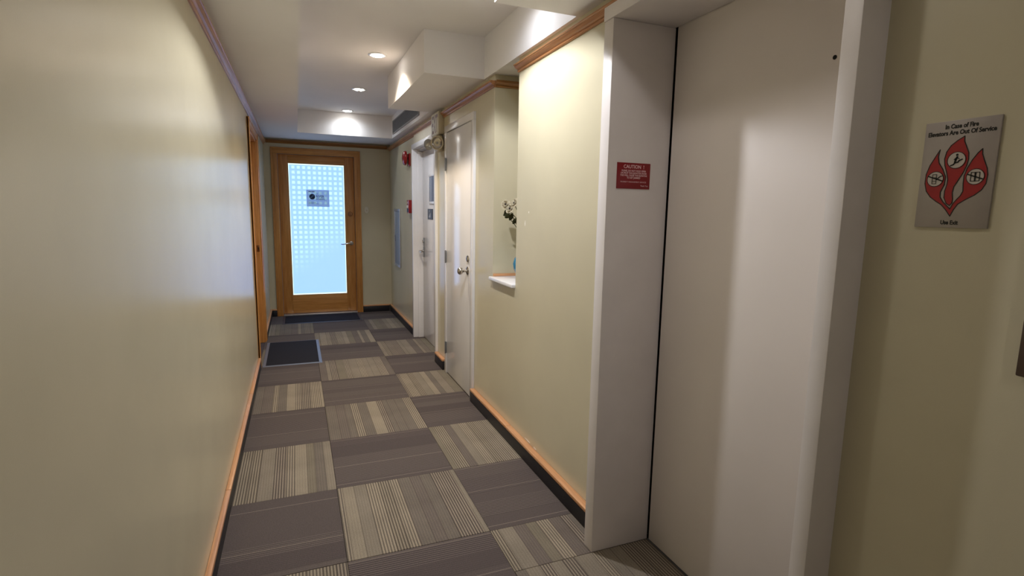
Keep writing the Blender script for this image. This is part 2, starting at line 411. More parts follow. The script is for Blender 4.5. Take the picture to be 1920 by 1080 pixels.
# baseboards: black rubber base with an oak cap
def baseboard(name, axis, wall, sgn, a, b, th, splits=()):
    """axis 'y': runs along y on the plane x=wall, room on side sgn"""
    def R(p0, p1, s0, s1, z0, z1):
        q0, q1 = sorted((wall+sgn*p0, wall+sgn*p1))
        return (q0, q1, s0, s1, z0, z1) if axis == 'y' else (s0, s1, q0, q1, z0, z1)
    base = box(name, R(0, th, a, b, 0, 0.078), 'rubber', None, bev=0.002, kind='structure')
    cuts = [a, *splits, b]
    for c0, c1 in zip(cuts, cuts[1:]):
        box('wood_cap', R(0, th+0.003, c0+0.0006, c1-0.0006, 0.078, 0.097), 'cap_'+axis, base, bev=0.005)
    return base
baseboard('baseboard_left', 'y', L, 1, BACK, D1a-0.085, 0.02, (0.59, 2.0))
baseboard('baseboard_left', 'y', L, 1, D1b+0.085, FAR, 0.02)
baseboard('baseboard_far', 'x', FAR, -1, L+0.021, -0.415, 0.02)
baseboard('baseboard_far', 'x', FAR, -1, 0.672, RF-0.03, 0.02)
baseboard('baseboard_right', 'y', RF, -1, S1+0.03, FAR, 0.025)
baseboard('baseboard_right', 'y', RM, -1, 2.43, 2.715, 0.033)
baseboard('baseboard_right', 'y', RM, -1, -0.225, 1.605, 0.035, (0.86,))
baseboard('baseboard_right', 'y', RM, -1, BACK, -1.2465, 0.035)

# crown mouldings (oak)
CP = [(0, 2.182), (0.006, 2.182), (0.010, 2.185), (0.011, 2.190), (0.008, 2.193), (0.012, 2.196), (0.020, 2.200), (0.027, 2.206), (0.030, 2.209),
      (0.030, 2.212), (0.035, 2.214), (0.036, 2.219), (0.033, 2.222), (0, 2.222)]
def crown(n, axis, wall, sgn, a, b, dz=0.0):
    bm = bmesh.new()
    if axis == 'y': add_prism(bm, CP, lambda p, q, t: (wall+sgn*p, t, q+dz), a, b)
    else: add_prism(bm, CP, lambda p, q, t: (t, wall+sgn*p, q+dz), a, b)
    return link('trim_%d' % n, bm, 'crown_'+axis, None, kind='structure')
crown(1, 'y', L, 1, BACK, FAR)
crown(2, 'x', FAR, -1, L+0.037, RF-0.037, 0.02)
crown(3, 'y', RF, -1, 2.76, FAR)
crown(4, 'y', RM, -1, N1, 2.484)
crown(5, 'x', N1, -1, RM, NX)
crown(6, 'y', RM, -1, -0.225, N0+0.004)
crown(7, 'y', RM, -1, BACK, -1.2465)

# ------------------------------------------------------------------ doors
def casing(name, parent, mat_v, mat_h, axis, wall, sgn, a, b, top, wd, th, z0=0.0):
    def R(p0, p1, s0, s1, za, zb):
        q0, q1 = sorted((wall+sgn*p0, wall+sgn*p1))
        return (q0, q1, s0, s1, za, zb) if axis == 'y' else (s0, s1, q0, q1, za, zb)
    for s0, s1, o0, o1 in ((a-wd, a, a-wd, a-wd+0.018), (b, b+wd, b+wd-0.018, b+wd)):
        bm = bmesh.new(); add_box(bm, *R(0, th, s0, s1, z0, top), bev=0.003); add_box(bm, *R(0, th+0.006, o0, o1, z0, top+wd-0.001), bev=0.004)
        link(name, bm, mat_v, parent, smooth=True)
    bm = bmesh.new(); add_box(bm, *R(0, th, a-wd, b+wd, top, top+wd), bev=0.003); add_box(bm, *R(0, th+0.006, a-wd+0.0185, b+wd-0.0185, top+wd-0.018, top+wd), bev=0.004)
    link(name, bm, mat_h, parent, smooth=True)

# door_1: oak door in the left wall
d1 = empty('door_1', (L, (D1a+D1b)/2, 0), 'structure')
casing('casing', d1, 'wood_z', 'wood_y', 'y', L, 1, D1a, D1b, D1t, 0.08, 0.016)
box('jamb', (L-0.14, L+0.004, D1b-0.02, D1b-0.0005, 0, D1t-0.021), 'wood_z', d1, bev=0.002)
box('jamb', (L-0.14, L+0.004, D1a+0.0005, D1a+0.02, 0, D1t-0.021), 'wood_z', d1, bev=0.002)
box('jamb', (L-0.14, L+0.004, D1a+0.0005, D1b-0.0005, D1t-0.02, D1t-0.0005), 'wood_y', d1, bev=0.002)
box('door_stop', (L-0.085, L-0.06, D1b-0.032, D1b-0.0205, 0, D1t-0.021), 'wood_z', d1, bev=0.002)
lf = box('leaf', (L-0.13, L-0.09, D1a+0.024, D1b-0.024, 0.01, D1t-0.024), 'wood_z', d1, bev=0.002)
box('threshold', (L-0.30, L-0.0005, D1a+0.022, D1b-0.022, -0.009, -0.001), 'mat_edge_dark', d1)
bm = bmesh.new(); add_box(bm, L-0.032, L-0.006, D1b-0.0225, D1b-0.0202, 0.955, 1.02, bev=0.0008)
st = link('strike_plate', bm, 'brass', d1, smooth=True)
box('latch_hole', (L-0.024, L-0.014, D1b-0.0229, D1b-0.0226, 0.975, 1.0), 'black', st)

# door_2: oak framed frosted glass door at the end
d2 = empty('door_2', (0.128, FAR, 0), 'structure')
casing('casing', d2, 'wood_z', 'wood_x', 'x', FAR, -1, -0.338, 0.592, 2.078, 0.078, 0.016)
box('jamb', (D2a, -0.3385, FAR-0.004, FAR+0.12, 0, 2.078), 'wood_z', d2)
box('jamb', (0.5925, D2b, FAR-0.004, FAR+0.12, 0, 2.078), 'wood_z', d2)
box('jamb', (D2a, D2b, FAR-0.004, FAR+0.12, 2.0785, 2.0995), 'wood_x', d2)
GX0, GX1, GZ0, GZ1 = -0.220, 0.470, 0.267, 1.966
YF = FAR+0.032
leaf = empty('leaf', (0.127, YF, 0.02), parent=d2)
for x0, x1 in ((-0.335, GX0), (GX1, 0.589)): box('stile', (x0, x1, YF, YF+0.044, 0.022, 2.074), 'wood_z', leaf, bev=0.002)
box('rail', (GX0+0.0004, GX1-0.0004, YF, YF+0.044, GZ1, 2.074), 'wood_x', leaf, bev=0.002)
box('rail', (GX0+0.0004, GX1-0.0004, YF, YF+0.044, 0.022, GZ0), 'wood_x', leaf, bev=0.002)
M['film'] = frosted_film(GX1-GX0, GZ1-GZ0)
box('glass_pane', (GX0+0.0005, GX1-0.0005, YF+0.016, YF+0.026, GZ0+0.0005, GZ1-0.0005), 'film', leaf)
for r in ((GX0+0.0006, GX0+0.006, YF+0.006, YF+0.0155, GZ0+0.001, GZ1-0.001), (GX1-0.006, GX1-0.0006, YF+0.006, YF+0.0155, GZ0+0.001, GZ1-0.001)):
    box('glazing_bead', r, 'wood_z', leaf)
box('threshold', (-0.338, 0.592, FAR-0.045, FAR+0.11, 0.0, 0.018), 'silver', d2, bev=0.004)
hd = lathe('lever_handle', [(0, 0), (0.027, 0), (0.027, 0.006), (0.012, 0.010), (0.010, 0.045), (0, 0.047)], (0.535, YF, 0.945), (0, -1, 0), 'chrome', d2)
bm = bmesh.new(); add_tube(bm, [(0.54, YF-0.045, 0.945), (0.50, YF-0.05, 0.945), (0.46, YF-0.052, 0.938), (0.425, YF-0.048, 0.932), (0.40, YF-0.046, 0.935)], [0.009, 0.009, 0.008, 0.007, 0.005])
link('lever', bm, 'chrome', hd, smooth=True)
db = lathe('deadbolt', [(0, 0), (0.03, 0), (0.03, 0.008), (0.024, 0.014), (0.024, 0.02), (0, 0.022)], (0.532, YF, 1.335), (0, -1, 0), 'brass', d2)
box('thumb_turn', (0.527, 0.537, YF-0.034, YF-0.0225, 1.318, 1.352), 'brass', db, bev=0.002)

# door_3: white steel stair door, deep set
d3 = empty('door_3', (RM, (S0+S1)/2, 0), 'structure')
fx = 1.028
def steel_frame(d, a, b, top, face, x_face, x_mid, x_leaf, step):
    for y0, y1, s in ((a-face+0.025, a+0.025, 1), (b-0.025, b+face-0.025, -1)):
        bm = bmesh.new(); add_box(bm, x_face, x_leaf+0.05, y0, y1, 0, top+0.02, bev=0.002)
        yi = y1 if s == 1 else y0
        add_box(bm, x_mid, x_leaf+0.05, min(yi-s*0.003, yi+s*step), max(yi-s*0.003, yi+s*step), 0, top, bev=0.002)
        link('frame_jamb', bm, 'white', d, smooth=True)
    bm = bmesh.new(); add_box(bm, x_face, x_leaf+0.05, a-face+0.0255, b+face-0.0255, top+0.0205, top+0.0205+face, bev=0.002)
    add_box(bm, x_mid, x_leaf+0.05, a+0.026, b-0.026, top+0.005, top+0.0207, bev=0.001)
    link('frame_head', bm, 'white', d, smooth=True)
steel_frame(d3, S0, S1, 2.022, 0.05, fx, 1.082, 1.135, 0.014)
lf3 = box('leaf', (1.137, 1.177, S0+0.043, S1-0.044, 0.008, 2.024), 'white', d3, bev=0.002)
wy0, wy1, wz0, wz1 = 3.17, 3.42, 1.47, 1.765
vl = boxes('vision_frame', [(1.128, 1.1365, wy0, wy1, wz0, wz0+0.022), (1.128, 1.1365, wy0, wy1, wz1-0.022, wz1), (1.128, 1.1365, wy0, wy0+0.022, wz0+0.0221, wz1-0.0221), (1.128, 1.1365, wy1-0.022, wy1, wz0+0.0221, wz1-0.0221)], 'white', d3, bev=0.002)
box('vision_pane', (1.1325, 1.1365, wy0+0.022, wy1-0.022, wz0+0.022, wz1-0.022), 'pane', vl)
lv = box('lock_plate', (1.129, 1.1365, 3.655, 3.70, 0.90, 1.11), 'steel', d3, bev=0.002)
bm = bmesh.new(); add_lathe(bm, [(0, 0), (0.014, 0), (0.012, 0.045), (0, 0.046)], (1.129, 3.675, 0.965), (-1, 0, 0), 14)
add_tube(bm, [(1.084, 3.675, 0.965), (1.08, 3.63, 0.965), (1.078, 3.57, 0.962), (1.08, 3.55, 0.962)], [0.010, 0.010, 0.009, 0.006])
link('lever', bm, 'chrome', lv, smooth=True)
lathe('lock_cylinder', [(0, 0), (0.014, 0), (0.013, 0.012), (0, 0.013)], (1.129, 3.677, 1.07), (-1, 0, 0), 'chrome', lv, 14)

# door_4: white closet door, flush
d4 = empty('door_4', (RM, (C0+C1)/2, 0), 'structure')
for y0, y1 in ((C0-0.022, C0+0.030), (C1-0.050, C1+0.014)):
    box('frame_jamb', (1.030, RM+0.07, y0, y1, 0, 2.043), 'white', d4, bev=0.002)
box('frame_head', (1.030, RM+0.07, C0-0.022, C1+0.014, 2.0435, 2.096), 'white', d4, bev=0.002)
box('reveal_gap_shade', (1.055, 1.066, C0+0.0305, C1-0.0505, 0.002, 2.043), 'black', d4)  # black sheet painting the shade in the gap round the leaf
box('leaf', (1.034, 1.0545, C0+0.034, C1-0.054, 0.010, 2.037), 'white', d4, bev=0.0015)
for z in (1.785, 1.02, 0.228):
    h = boxes('hinge', [(1.0265, 1.0335, C1-0.053, C1-0.036, z-0.05, z+0.05)], 'steel', d4, bev=0.001)
    bm = bmesh.new(); add_tube(bm, [(1.0215, C1-0.051, z-0.053), (1.0215, C1-0.051, z+0.053)], 0.0058, 10); link('hinge_pin', bm, 'steel', h, smooth=True)
ky = 1.735
rs = lathe('door_knob', [(0, 0), (0.032, 0), (0.032, 0.004), (0.022, 0.010), (0.011, 0.014), (0.010, 0.034), (0.016, 0.040), (0.025, 0.048), (0.0285, 0.058), (0.027, 0.068), (0.020, 0.076), (0.010, 0.080), (0, 0.081)], (1.034, ky, 0.965), (-1, 0, 0), 'chrome', d4, 28)
dbl = lathe('deadbolt', [(0, 0), (0.026, 0), (0.026, 0.005), (0.020, 0.012), (0.014, 0.014), (0, 0.014)], (1.034, ky-0.01, 1.056), (-1, 0, 0), 'chrome', d4, 24)
box('key_slot', (1.0193, 1.0198, ky-0.0115, ky-0.0085, 1.049, 1.063), 'black', dbl)

# door_5: elevator
d5 = empty('door_5', (RM, -0.76, 0), 'structure')
bm = bmesh.new(); add_box(bm, 0.957, 1.236, -0.290, -0.2275, 0.0, 2.1155, bev=0.002)
link('frame_jamb', bm, 'jamb', d5, smooth=True)
bm = bmesh.new(); add_box(bm, 0.966, 1.236, -1.246, -1.203, 0.0, 2.1155, bev=0.002)
link('frame_jamb', bm, 'jamb', d5, smooth=True)
box('frame_head', (0.953, 1.236, -1.2455, -0.227, 2.116, 2.166), 'jamb', d5, bev=0.003)
box('shaft_gap_shade', (1.262, 1.288, E0+0.001, E1-0.001, 0, 2.138), 'black', d5)  # black backing painting the dark seen beside the lift panel
pn = box('sliding_panel', (1.238, 1.261, -1.2285, -0.2985, 0.004, 2.137), 'elev', d5, bev=0.001)
lathe('key_hole', [(0, 0), (0.006, 0), (0.006, 0.0012), (0, 0.0012)], (1.2378, -0.975, 1.842), (-1, 0, 0), 'black', pn, 16)
box('sill_track', (1.2365, 1.262, E0+0.035, E1-0.041, -0.009, 0.002), 'vent_dark', d5)

# niche sill and its oak strip
sl = box('trim_8', (1.026, NX, N0+0.001, N1-0.001, NZ, NZ+0.026), 'marble', None, bev=0.006, kind='structure', seg=3)
box('sill_nosing', (1.024, 1.0495, N1-0.001, N1+0.012, NZ+0.001, NZ+0.025), 'marble', sl, bev=0.005)
box('wood_strip', (1.052, NX-0.001, N1-0.014, N1-0.0005, NZ+0.0262, NZ+0.044), 'cap_x', sl, bev=0.002)

# ------------------------------------------------------------------ downlights
def downlight(i, x, y, watt, colr, ang, blend, label):
    o = empty('downlight', (x, y, ZR)); tag(o, label, 'light', 'recessed ceiling downlights')
    lathe('trim_ring', [(0.046, 0.0), (0.066, 0.0), (0.067, 0.003), (0.060, 0.007), (0.050, 0.006), (0.046, 0.002), (0.046, 0.0)], (x, y, ZR), (0, 0, -1), 'white', o, 32)
    lens = lathe('lens', [(0, 0.001), (0.0455, 0.001), (0.0455, 0.004), (0.036, 0.010), (0.02, 0.0135), (0, 0.0145)], (x, y, ZR), (0, 0, -1), 'lens', o, 28)
    lathe('lens_cap', [(0, 0.0145), (0.012, 0.0138), (0.010, 0.0165), (0, 0.0175)], (x, y, ZR), (0, 0, -1), 'beige_plastic', lens, 16)
    ld = bpy.data.lights.new('downlight_beam', 'SPOT'); ld.energy = watt; ld.color = colr
    ld.spot_size = math.radians(ang); ld.spot_blend = blend; ld.shadow_soft_size = 0.03
    lo = bpy.data.objects.new('downlight_beam', ld); COL.objects.link(lo); lo.parent = o; lo.location = (0, 0, -0.020)
labs = ['round white ceiling downlight in the tray between lift and flower niche', 'round cool white ceiling downlight tucked behind the soffit corner', 'round white ceiling downlight in front of the lift door', 'round white ceiling downlight furthest from the glass door',
        'lit round downlight beside the ceiling duct box, warm glow around it', 'lit round ceiling downlight, middle one between duct box and glass door', 'lit round ceiling downlight closest to the glass door']
for i, (lm, lb) in enumerate(zip(LAMPS, labs)): downlight(i, *lm, lb)

# ------------------------------------------------------------------ wall fittings
# air vent on the tray side
v = empty('air_vent', (0.975, 3.85, 2.295)); tag(v, 'dark grey slatted air vent high on the ceiling tray side', 'vent')
va, vb, vz0, vz1 = 3.12, 4.60, 2.295, 2.452
box('backing', (0.9700, 0.9745, va+0.02, vb-0.02, vz0+0.012, vz1-0.012), 'vent_dark', v)
boxes('frame', [(0.966, 0.9748, va, vb, vz0, vz0+0.012), (0.966, 0.9748, va, vb, vz1-0.012, vz1), (0.966, 0.9748, va, va+0.02, vz0+0.0121, vz1-0.0121), (0.966, 0.9748, vb-0.02, vb, vz0+0.0121, vz1-0.0121)], 'vent_slat', v)
for k in range(9):
    z = vz0+0.02 + k*(vz1-vz0-0.04)/8
    bm = bmesh.new()
    add_prism(bm, [(0.9700, z+0.002), (0.9665, z-0.0035), (0.9675, z-0.0045), (0.9700, z+0.0005)], lambda p, q, t: (p, t, q), va+0.0205, vb-0.0205)
    link('slat', bm, 'vent_slat', v)
# exit sign
ex = empty('exit_sign', (RM, 2.617, 2.045)); tag(ex, 'cream exit sign box with dark red letters above the emergency lamp', 'exit sign')
EY0, EY1, EZ0, EZ1 = 2.486, 2.752, 2.048, 2.238
box('housing', (1.004, RM-0.0005, EY0, EY1, EZ0, EZ1), 'beige_plastic', ex, bev=0.003)
fr = box('face_plate', (1.0005, 1.0036, EY0+0.004, EY1-0.004, EZ0+0.004, EZ1-0.004), 'white_plastic', ex, bev=0.001)
pl = Plane2((1.0003, EY1, EZ0), (0, -1, 0), (0, 0, 1))
text('lettering', 'EXIT', 0.205, pl, 0.133, 0.024, 0.0, 'exit_red', ex, sx=0.47, bold=0.004)
flat_poly('arrow_mark', pl, [[(0.012, 0.095), (0.026, 0.11), (0.026, 0.08)]], 0.0001, 'exit_red', ex)
# emergency light
em = empty('emergency_light', (RM, 2.50, 1.905)); tag(em, 'beige emergency lamp with round clear lens under the exit sign', 'emergency light')
box('base', (0.995, RM-0.0005, 2.50, 2.63, 1.906, 2.040), 'beige_plastic', em, bev=0.02, seg=3)
hdn = Vector((-0.62, -0.76, -0.08)).normalized(); hc = Vector((1.002, 2.49, 1.972))
hh = lathe('lamp_head', [(0, -0.012), (0.034, -0.012), (0.052, 0.006), (0.058, 0.022), (0.058, 0.032), (0.050, 0.034), (0.046, 0.026), (0, 0.022)], hc, hdn, 'beige_plastic', em, 28)
lathe('reflector', [(0.0455, 0.033), (0.034, 0.026), (0.018, 0.0225), (0, 0.0223)], hc, hdn, 'chrome', hh, 24)
lathe('bulb', [(0, 0.0226), (0.008, 0.023), (0.010, 0.034), (0.006, 0.044), (0, 0.047)], hc, hdn, 'lamp_glass', hh, 14)
hdn2 = Vector((-0.86, -0.45, -0.2)).normalized(); hc2 = Vector((0.955, 2.60, 1.968))
h2 = lathe('lamp_head', [(0, -0.02), (0.026, -0.018), (0.044, 0.0), (0.050, 0.02), (0.044, 0.034), (0.02, 0.043), (0, 0.045)], hc2, hdn2, 'lamp_glass', em, 28)
lathe('reflector', [(0.038, 0.018), (0.024, 0.004), (0, 0.0)], hc2, hdn2, 'chrome', h2, 20)
bm = bmesh.new(); add_tube(bm, [(1.014, 2.585, 1.972), (0.985, 2.60, 1.970), (0.968, 2.603, 1.969)], 0.012, 10); link('lamp_arm', bm, 'beige_plastic', em, smooth=True)
# fire bell
fb = empty('fire_bell', (RF, 4.10, 1.90)); tag(fb, 'round red fire alarm bell high on the wall beside the stair door', 'alarm bell')
bxp = box('back_box', (1.042, RF-0.0005, 3.99, 4.11, 1.89, 2.025), 'red', fb, bev=0.003)
lathe('gong', [(0.078, 0.0), (0.080, 0.004), (0.078, 0.018), (0.068, 0.030), (0.045, 0.037), (0, 0.040), ], (1.024, 4.07, 1.977), (-1, 0, 0), 'red', fb, 32)
lathe('gong_bolt', [(0, 0), (0.008, 0), (0.008, 0.006), (0, 0.008)], (0.984, 4.07, 1.977), (-1, 0, 0), 'chrome', fb, 12)
bm = bmesh.new(); add_tube(bm, [(1.042, 4.07, 1.977), (0.988, 4.07, 1.977)], 0.014, 12); link('gong_stem', bm, 'vent_dark', fb, smooth=True)
# pull station
ps = empty('fire_pull_station', (RF, 3.985, 1.366)); tag(ps, 'small red fire alarm pull box below the red bell', 'fire alarm')
box('body', (1.022, RF-0.0005, 3.935, 4.04, 1.368, 1.514), 'red', ps, bev=0.004)
box('pull_bar', (1.014, 1.0218, 3.950, 4.025, 1.425, 1.455), 'white_plastic', ps, bev=0.002)
pl = Plane2((1.0219, 4.04, 1.368), (0, -1, 0), (0, 0, 1))
text('lettering', 'FIRE', 0.036, pl, 0.052, 0.104, 0.0001, 'white_plastic', ps)
box('name_plate', (1.0205, 1.0218, 3.950, 4.025, 1.38, 1.42), 'print_black', ps)
# recessed cabinet panel
cp = empty('cabinet_panel', (RF, 4.84, 0.68)); tag(cp, 'tall grey metal panel set in the wall near the far corner', 'panel')
cy0, cy1, cz0, cz1 = 4.64, 5.04, 0.68, 1.415
for r in ((1.044, RF-0.0003, cy0, cy0+0.035, cz0, cz1), (1.044, RF-0.0003, cy1-0.035, cy1, cz0, cz1), (1.044, RF-0.0003, cy0+0.0352, cy1-0.0352, cz0, cz0+0.03), (1.044, RF-0.0003, cy0+0.0352, cy1-0.0352, cz1-0.03, cz1)):
    box('frame', r, 'silver', cp, bev=0.002)
dr = box('door', (1.050, RF-0.0003, cy0+0.036, cy1-0.036, cz0+0.031, cz1-0.031), 'grey_panel', cp, bev=0.002)
box('catch', (1.044, 1.0498, cy1-0.06, cy1-0.044, 1.0, 1.08), 'steel', dr, bev=0.001)
# doorbell on the far wall
be = empty('door_bell', (0.742, FAR, 1.345)); tag(be, 'small ivory oval bell push on the wall right of the oak door', 'doorbell')
bm = bmesh.new()
add_prism(bm, [(0.742+0.026*math.cos(t)*(abs(math.cos(t))**0.0), 1.392+0.045*math.copysign(abs(math.sin(t))**0.8, math.sin(t))) for t in [2*math.pi*k/28 for k in range(28)]], lambda p, q, t: (p, t, q), FAR-0.016, FAR-0.0003)
bmesh.ops.bevel(bm, geom=[e for e in bm.edges if all(abs(vv.co.y-(FAR-0.016)) < 1e-5 for vv in e.verts)], offset=0.005, segments=2, affect='EDGES')
link('body', bm, 'white_plastic', be, smooth=True)
lathe('button', [(0, 0), (0.010, 0), (0.010, 0.003), (0, 0.004)], (0.742, FAR-0.016, 1.385), (0, -1, 0), 'beige_plastic', be, 16)
# sign on the stair door
sd = empty('stair_sign', (1.137, 3.375, 1.312)); tag(sd, 'small charcoal sign with stair pictogram on the white stair door', 'sign')
box('plate', (1.1325, 1.1367, 3.262, 3.487, 1.312, 1.420), 'dark_sign', sd, bev=0.001)
pl = Plane2((1.1324, 3.487, 1.312), (0, -1, 0), (0, 0, 1))
flat_poly('stair_print', pl, [[(0.06, 0.02), (0.085, 0.02), (0.085, 0.035), (0.06, 0.035)], [(0.0852, 0.02), (0.11, 0.02), (0.11, 0.05), (0.0852, 0.05)], [(0.1102, 0.02), (0.135, 0.02), (0.135, 0.065), (0.1102, 0.065)]], 0.0001, 'light_print', sd)
flat_poly('figure_print', pl, [circ(0.085, 0.085, 0.008, 12)], 0.0001, 'light_print', sd)

# notice on the glass door
nt = empty('paper_notice', (0.13, YF+0.0155, 1.425)); tag(nt, 'blue-grey notice sheet with round navy logo on the frosted glass', 'notice')
NX0, NX1, NZ0, NZ1 = -0.008, 0.272, 1.424, 1.641
YP = YF+0.0135
box('sheet', (NX0, NX1, YP, YF+0.0155, NZ0, NZ1), 'paper', nt)
pl = Plane2((NX0, YP-0.0001, NZ0), (1, 0, 0), (0, 0, 1))
flat_poly('logo', pl, [circ(0.069, 0.128, 0.036)], 0.0, 'print_navy', nt)
flat_poly('logo_wave', pl, [[(0.040, 0.118), (0.052, 0.126), (0.066, 0.134), (0.078, 0.150), (0.092, 0.146), (0.098, 0.136), (0.086, 0.138), (0.074, 0.126), (0.060, 0.112), (0.046, 0.110)]], 0.0004, 'print_blue', nt)
text('lettering', 'the', 0.020, pl, 0.118, 0.160, 0.0, 'print_grey', nt, align='LEFT')
text('lettering', 'RIVER', 0.044, pl, 0.117, 0.118, 0.0, 'print_grey', nt, align='LEFT', sx=0.88, bold=0.0006)
text('lettering', 'SCHOOL', 0.032, pl, 0.117, 0.088, 0.0, 'print_grey', nt, align='LEFT', sx=0.86, bold=0.0005)
for x0, x1, z0, z1 in ((0.025, 0.060, 0.187, 0.196), (0.064, 0.10, 0.187, 0.196), (0.025, 0.11, 0.050, 0.055), (0.025, 0.15, 0.036, 0.040)):
    flat_poly('small_print', pl, [[(x0, z0), (x1, z0), (x1, z1), (x0, z1)]], 0.0, 'print_grey', nt)

# caution sign on the lift frame
cs = empty('caution_sign', (1.0735, -0.29, 1.505)); tag(cs, 'dark red caution plate with engraved text on the lift frame', 'sign')
box('plate', (0.998, 1.149, -0.2925, -0.2902, 1.505, 1.603), 'sign_red', cs, bev=0.0006)
pl = Plane2((0.998, -0.2926, 1.505), (1, 0, 0), (0, 0, 1))
W_ = 0.151
text('lettering', 'CAUTION  !', 0.0185, pl, W_/2, 0.0775, 0, 'sign_text', cs, sx=0.95, bold=0.0003)
for k, s in enumerate(('PLEASE, DO NOT HOLD OPEN', 'OR PROP THE ELEVATOR DOOR', 'THIS WILL CAUSE THE ELEVATOR', 'TO GET JAMMED')):
    text('lettering', s, 0.0092, pl, W_/2, 0.0650-k*0.0088, 0, 'sign_text', cs, sx=0.88, bold=0.0002)
text('lettering', 'PROPERTY MANAGEMENT SERVICES', 0.0074, pl, W_/2, 0.0235, 0, 'sign_text', cs, sx=0.98)
text('lettering', 'Thank You', 0.0088, pl, W_-0.008, 0.0095, 0, 'sign_text', cs, align='RIGHT', sx=0.9)

# fire safety sign on the near wall
fs = empty('fire_safety_sign', (RM, -1.412, 1.394)); tag(fs, 'grey plate with three red flame shapes about fire and elevators', 'sign')
box('plate', (RM-0.0045, RM-0.0003, -1.4755, -1.3485, 1.3944, 1.600), 'plate_grey', fs, bev=0.0008)
pl = Plane2((RM-0.0046, -1.3485, 1.3944), (0, -1, 0), (0, 0, 1))
V_ = [(31.5, 151.8), (29.5, 139.1), (32.2, 126.4), (40.6, 113.4), (47.0, 98.2), (46.5, 83.4), (41.2, 69.8), (41.7, 59.8), (48.2, 49.7), (61.8, 36.4), (65.5, 45.8), (71.1, 54.4), (76.8, 61.6), (80.1, 70.0), (78.8, 84.6), (78.7, 99.0), (82.4, 113.2), (89.0, 128.1), (96.8, 140.4), (103.2, 147.2), (104.2, 137.4), (108.7, 125.4), (114.5, 111.1), (116.7, 99.3), (115.9, 83.1), (110.2, 71.6), (100.0, 62.3), (86.3, 54.2), (74.3, 45.8), (68.0, 34.7), (63.5, 22.3), (54.5, 34.7), (45.4, 44.7), (35.4, 51.1), (23.7, 60.1), (15.1, 71.8), (10.9, 87.3), (11.2, 105.2), (16.3, 122.6), (24.9, 139.5)]
M_ = [(71.3, 173.7), (72.0, 164.1), (76.4, 154.1), (81.4, 141.8), (82.5, 129.8), (80.7, 118.1), (76.0, 104.0), (69.1, 89.8), (63.8, 79.1), (62.2, 68.1), (64.4, 55.7), (64.1, 48.3), (60.3, 42.9), (54.2, 47.1), (48.8, 58.4), (48.6, 70.9), (51.0, 83.2), (51.4, 93.1), (48.4, 105.6), (43.2, 120.7), (41.2, 133.2), (43.5, 146.5), (49.9, 158.0), (59.9, 166.6)]
V_ = [(a/1000, b/1000) for a, b in V_]; M_ = [(a/1000, b/1000) for a, b in M_]
flat_poly('flames', pl, [V_, M_], 0.0, 'print_red', fs)
flat_poly('flame_outline', pl, ribbon(V_, 0.0016) + ribbon(M_, 0.0016), 0.0003, 'print_black', fs)
CC = [(0.0292, 0.095, 0.0145), (0.0625, 0.1295, 0.0155), (0.0975, 0.0965, 0.0145)]
flat_poly('symbol_disc', pl, [circ(*c) for c in CC], 0.0006, 'disc_white', fs)
flat_poly('disc_outline', pl, sum([ribbon(circ(*c), 0.0011) for c in CC], []), 0.0009, 'print_black', fs)
(ax, ay, _), (bx_, by_, _), (cx_, cy_, _) = CC
mm = 0.001
pict = ribbon([(ax-13*mm, ay+6*mm), (ax+13*mm, ay-4*mm)], 0.0024, False) + ribbon([(ax+2*mm, ay-1*mm), (ax+9*mm, ay+5*mm), (ax+13*mm, ay+6*mm)], 0.0018, False)
pict += ribbon([(ax-5*mm, ay-9*mm), (ax+2*mm, ay-9*mm), (ax+2*mm, ay+9*mm), (ax-5*mm, ay+9*mm)], 0.0009)
pict += ribbon([(ax-5*mm, ay-4*mm), (ax+2*mm, ay-4*mm)], 0.0009, False) + ribbon([(ax-5*mm, ay+3*mm), (ax+2*mm, ay+3*mm)], 0.0009, False)
pict += ribbon([(bx_-9*mm, by_-10*mm), (bx_-4*mm, by_-8*mm), (bx_-2*mm, by_-5*mm), (bx_+3*mm, by_-4*mm), (bx_+5*mm, by_-1*mm), (bx_+10*mm, by_+1*mm)], 0.0023, False)
pict += ribbon([(bx_-2*mm, by_-4*mm), (bx_-1*mm, by_+1*mm), (bx_+1*mm, by_+6*mm)], 0.0034, False) + ribbon([(bx_-4*mm, by_+1*mm), (bx_, by_+5*mm), (bx_+5*mm, by_+2*mm)], 0.0014, False)
pict += [circ(bx_+0.5*mm, by_+10*mm, 0.0022, 12)]
pict += ribbon([(cx_-13*mm, cy_+5*mm), (cx_+13*mm, cy_-5*mm)], 0.0024, False)
pict += ribbon([(cx_-7*mm, cy_-8*mm), (cx_+7*mm, cy_-8*mm), (cx_+7*mm, cy_+8*mm), (cx_-7*mm, cy_+8*mm)], 0.0012)
pict += ribbon([(cx_, cy_-8*mm), (cx_, cy_+5*mm)], 0.0026, False) + [circ(cx_, cy_+6*mm, 0.0018, 10)]
flat_poly('pictogram', pl, pict, 0.0012, 'print_black', fs)['kind'] = 'stuff'
text('lettering', 'In Case of Fire', 0.0118, pl, 0.0635, 0.1905, 0, 'print_black', fs, sx=0.80, bold=0.0004)
text('lettering', 'Elevators Are Out Of Service', 0.0118, pl, 0.0635, 0.1785, 0, 'print_black', fs, sx=0.81, bold=0.0004)
text('lettering', 'Use Exit', 0.0112, pl, 0.0632, 0.0065, 0, 'print_black', fs, sx=0.80, bold=0.0004)

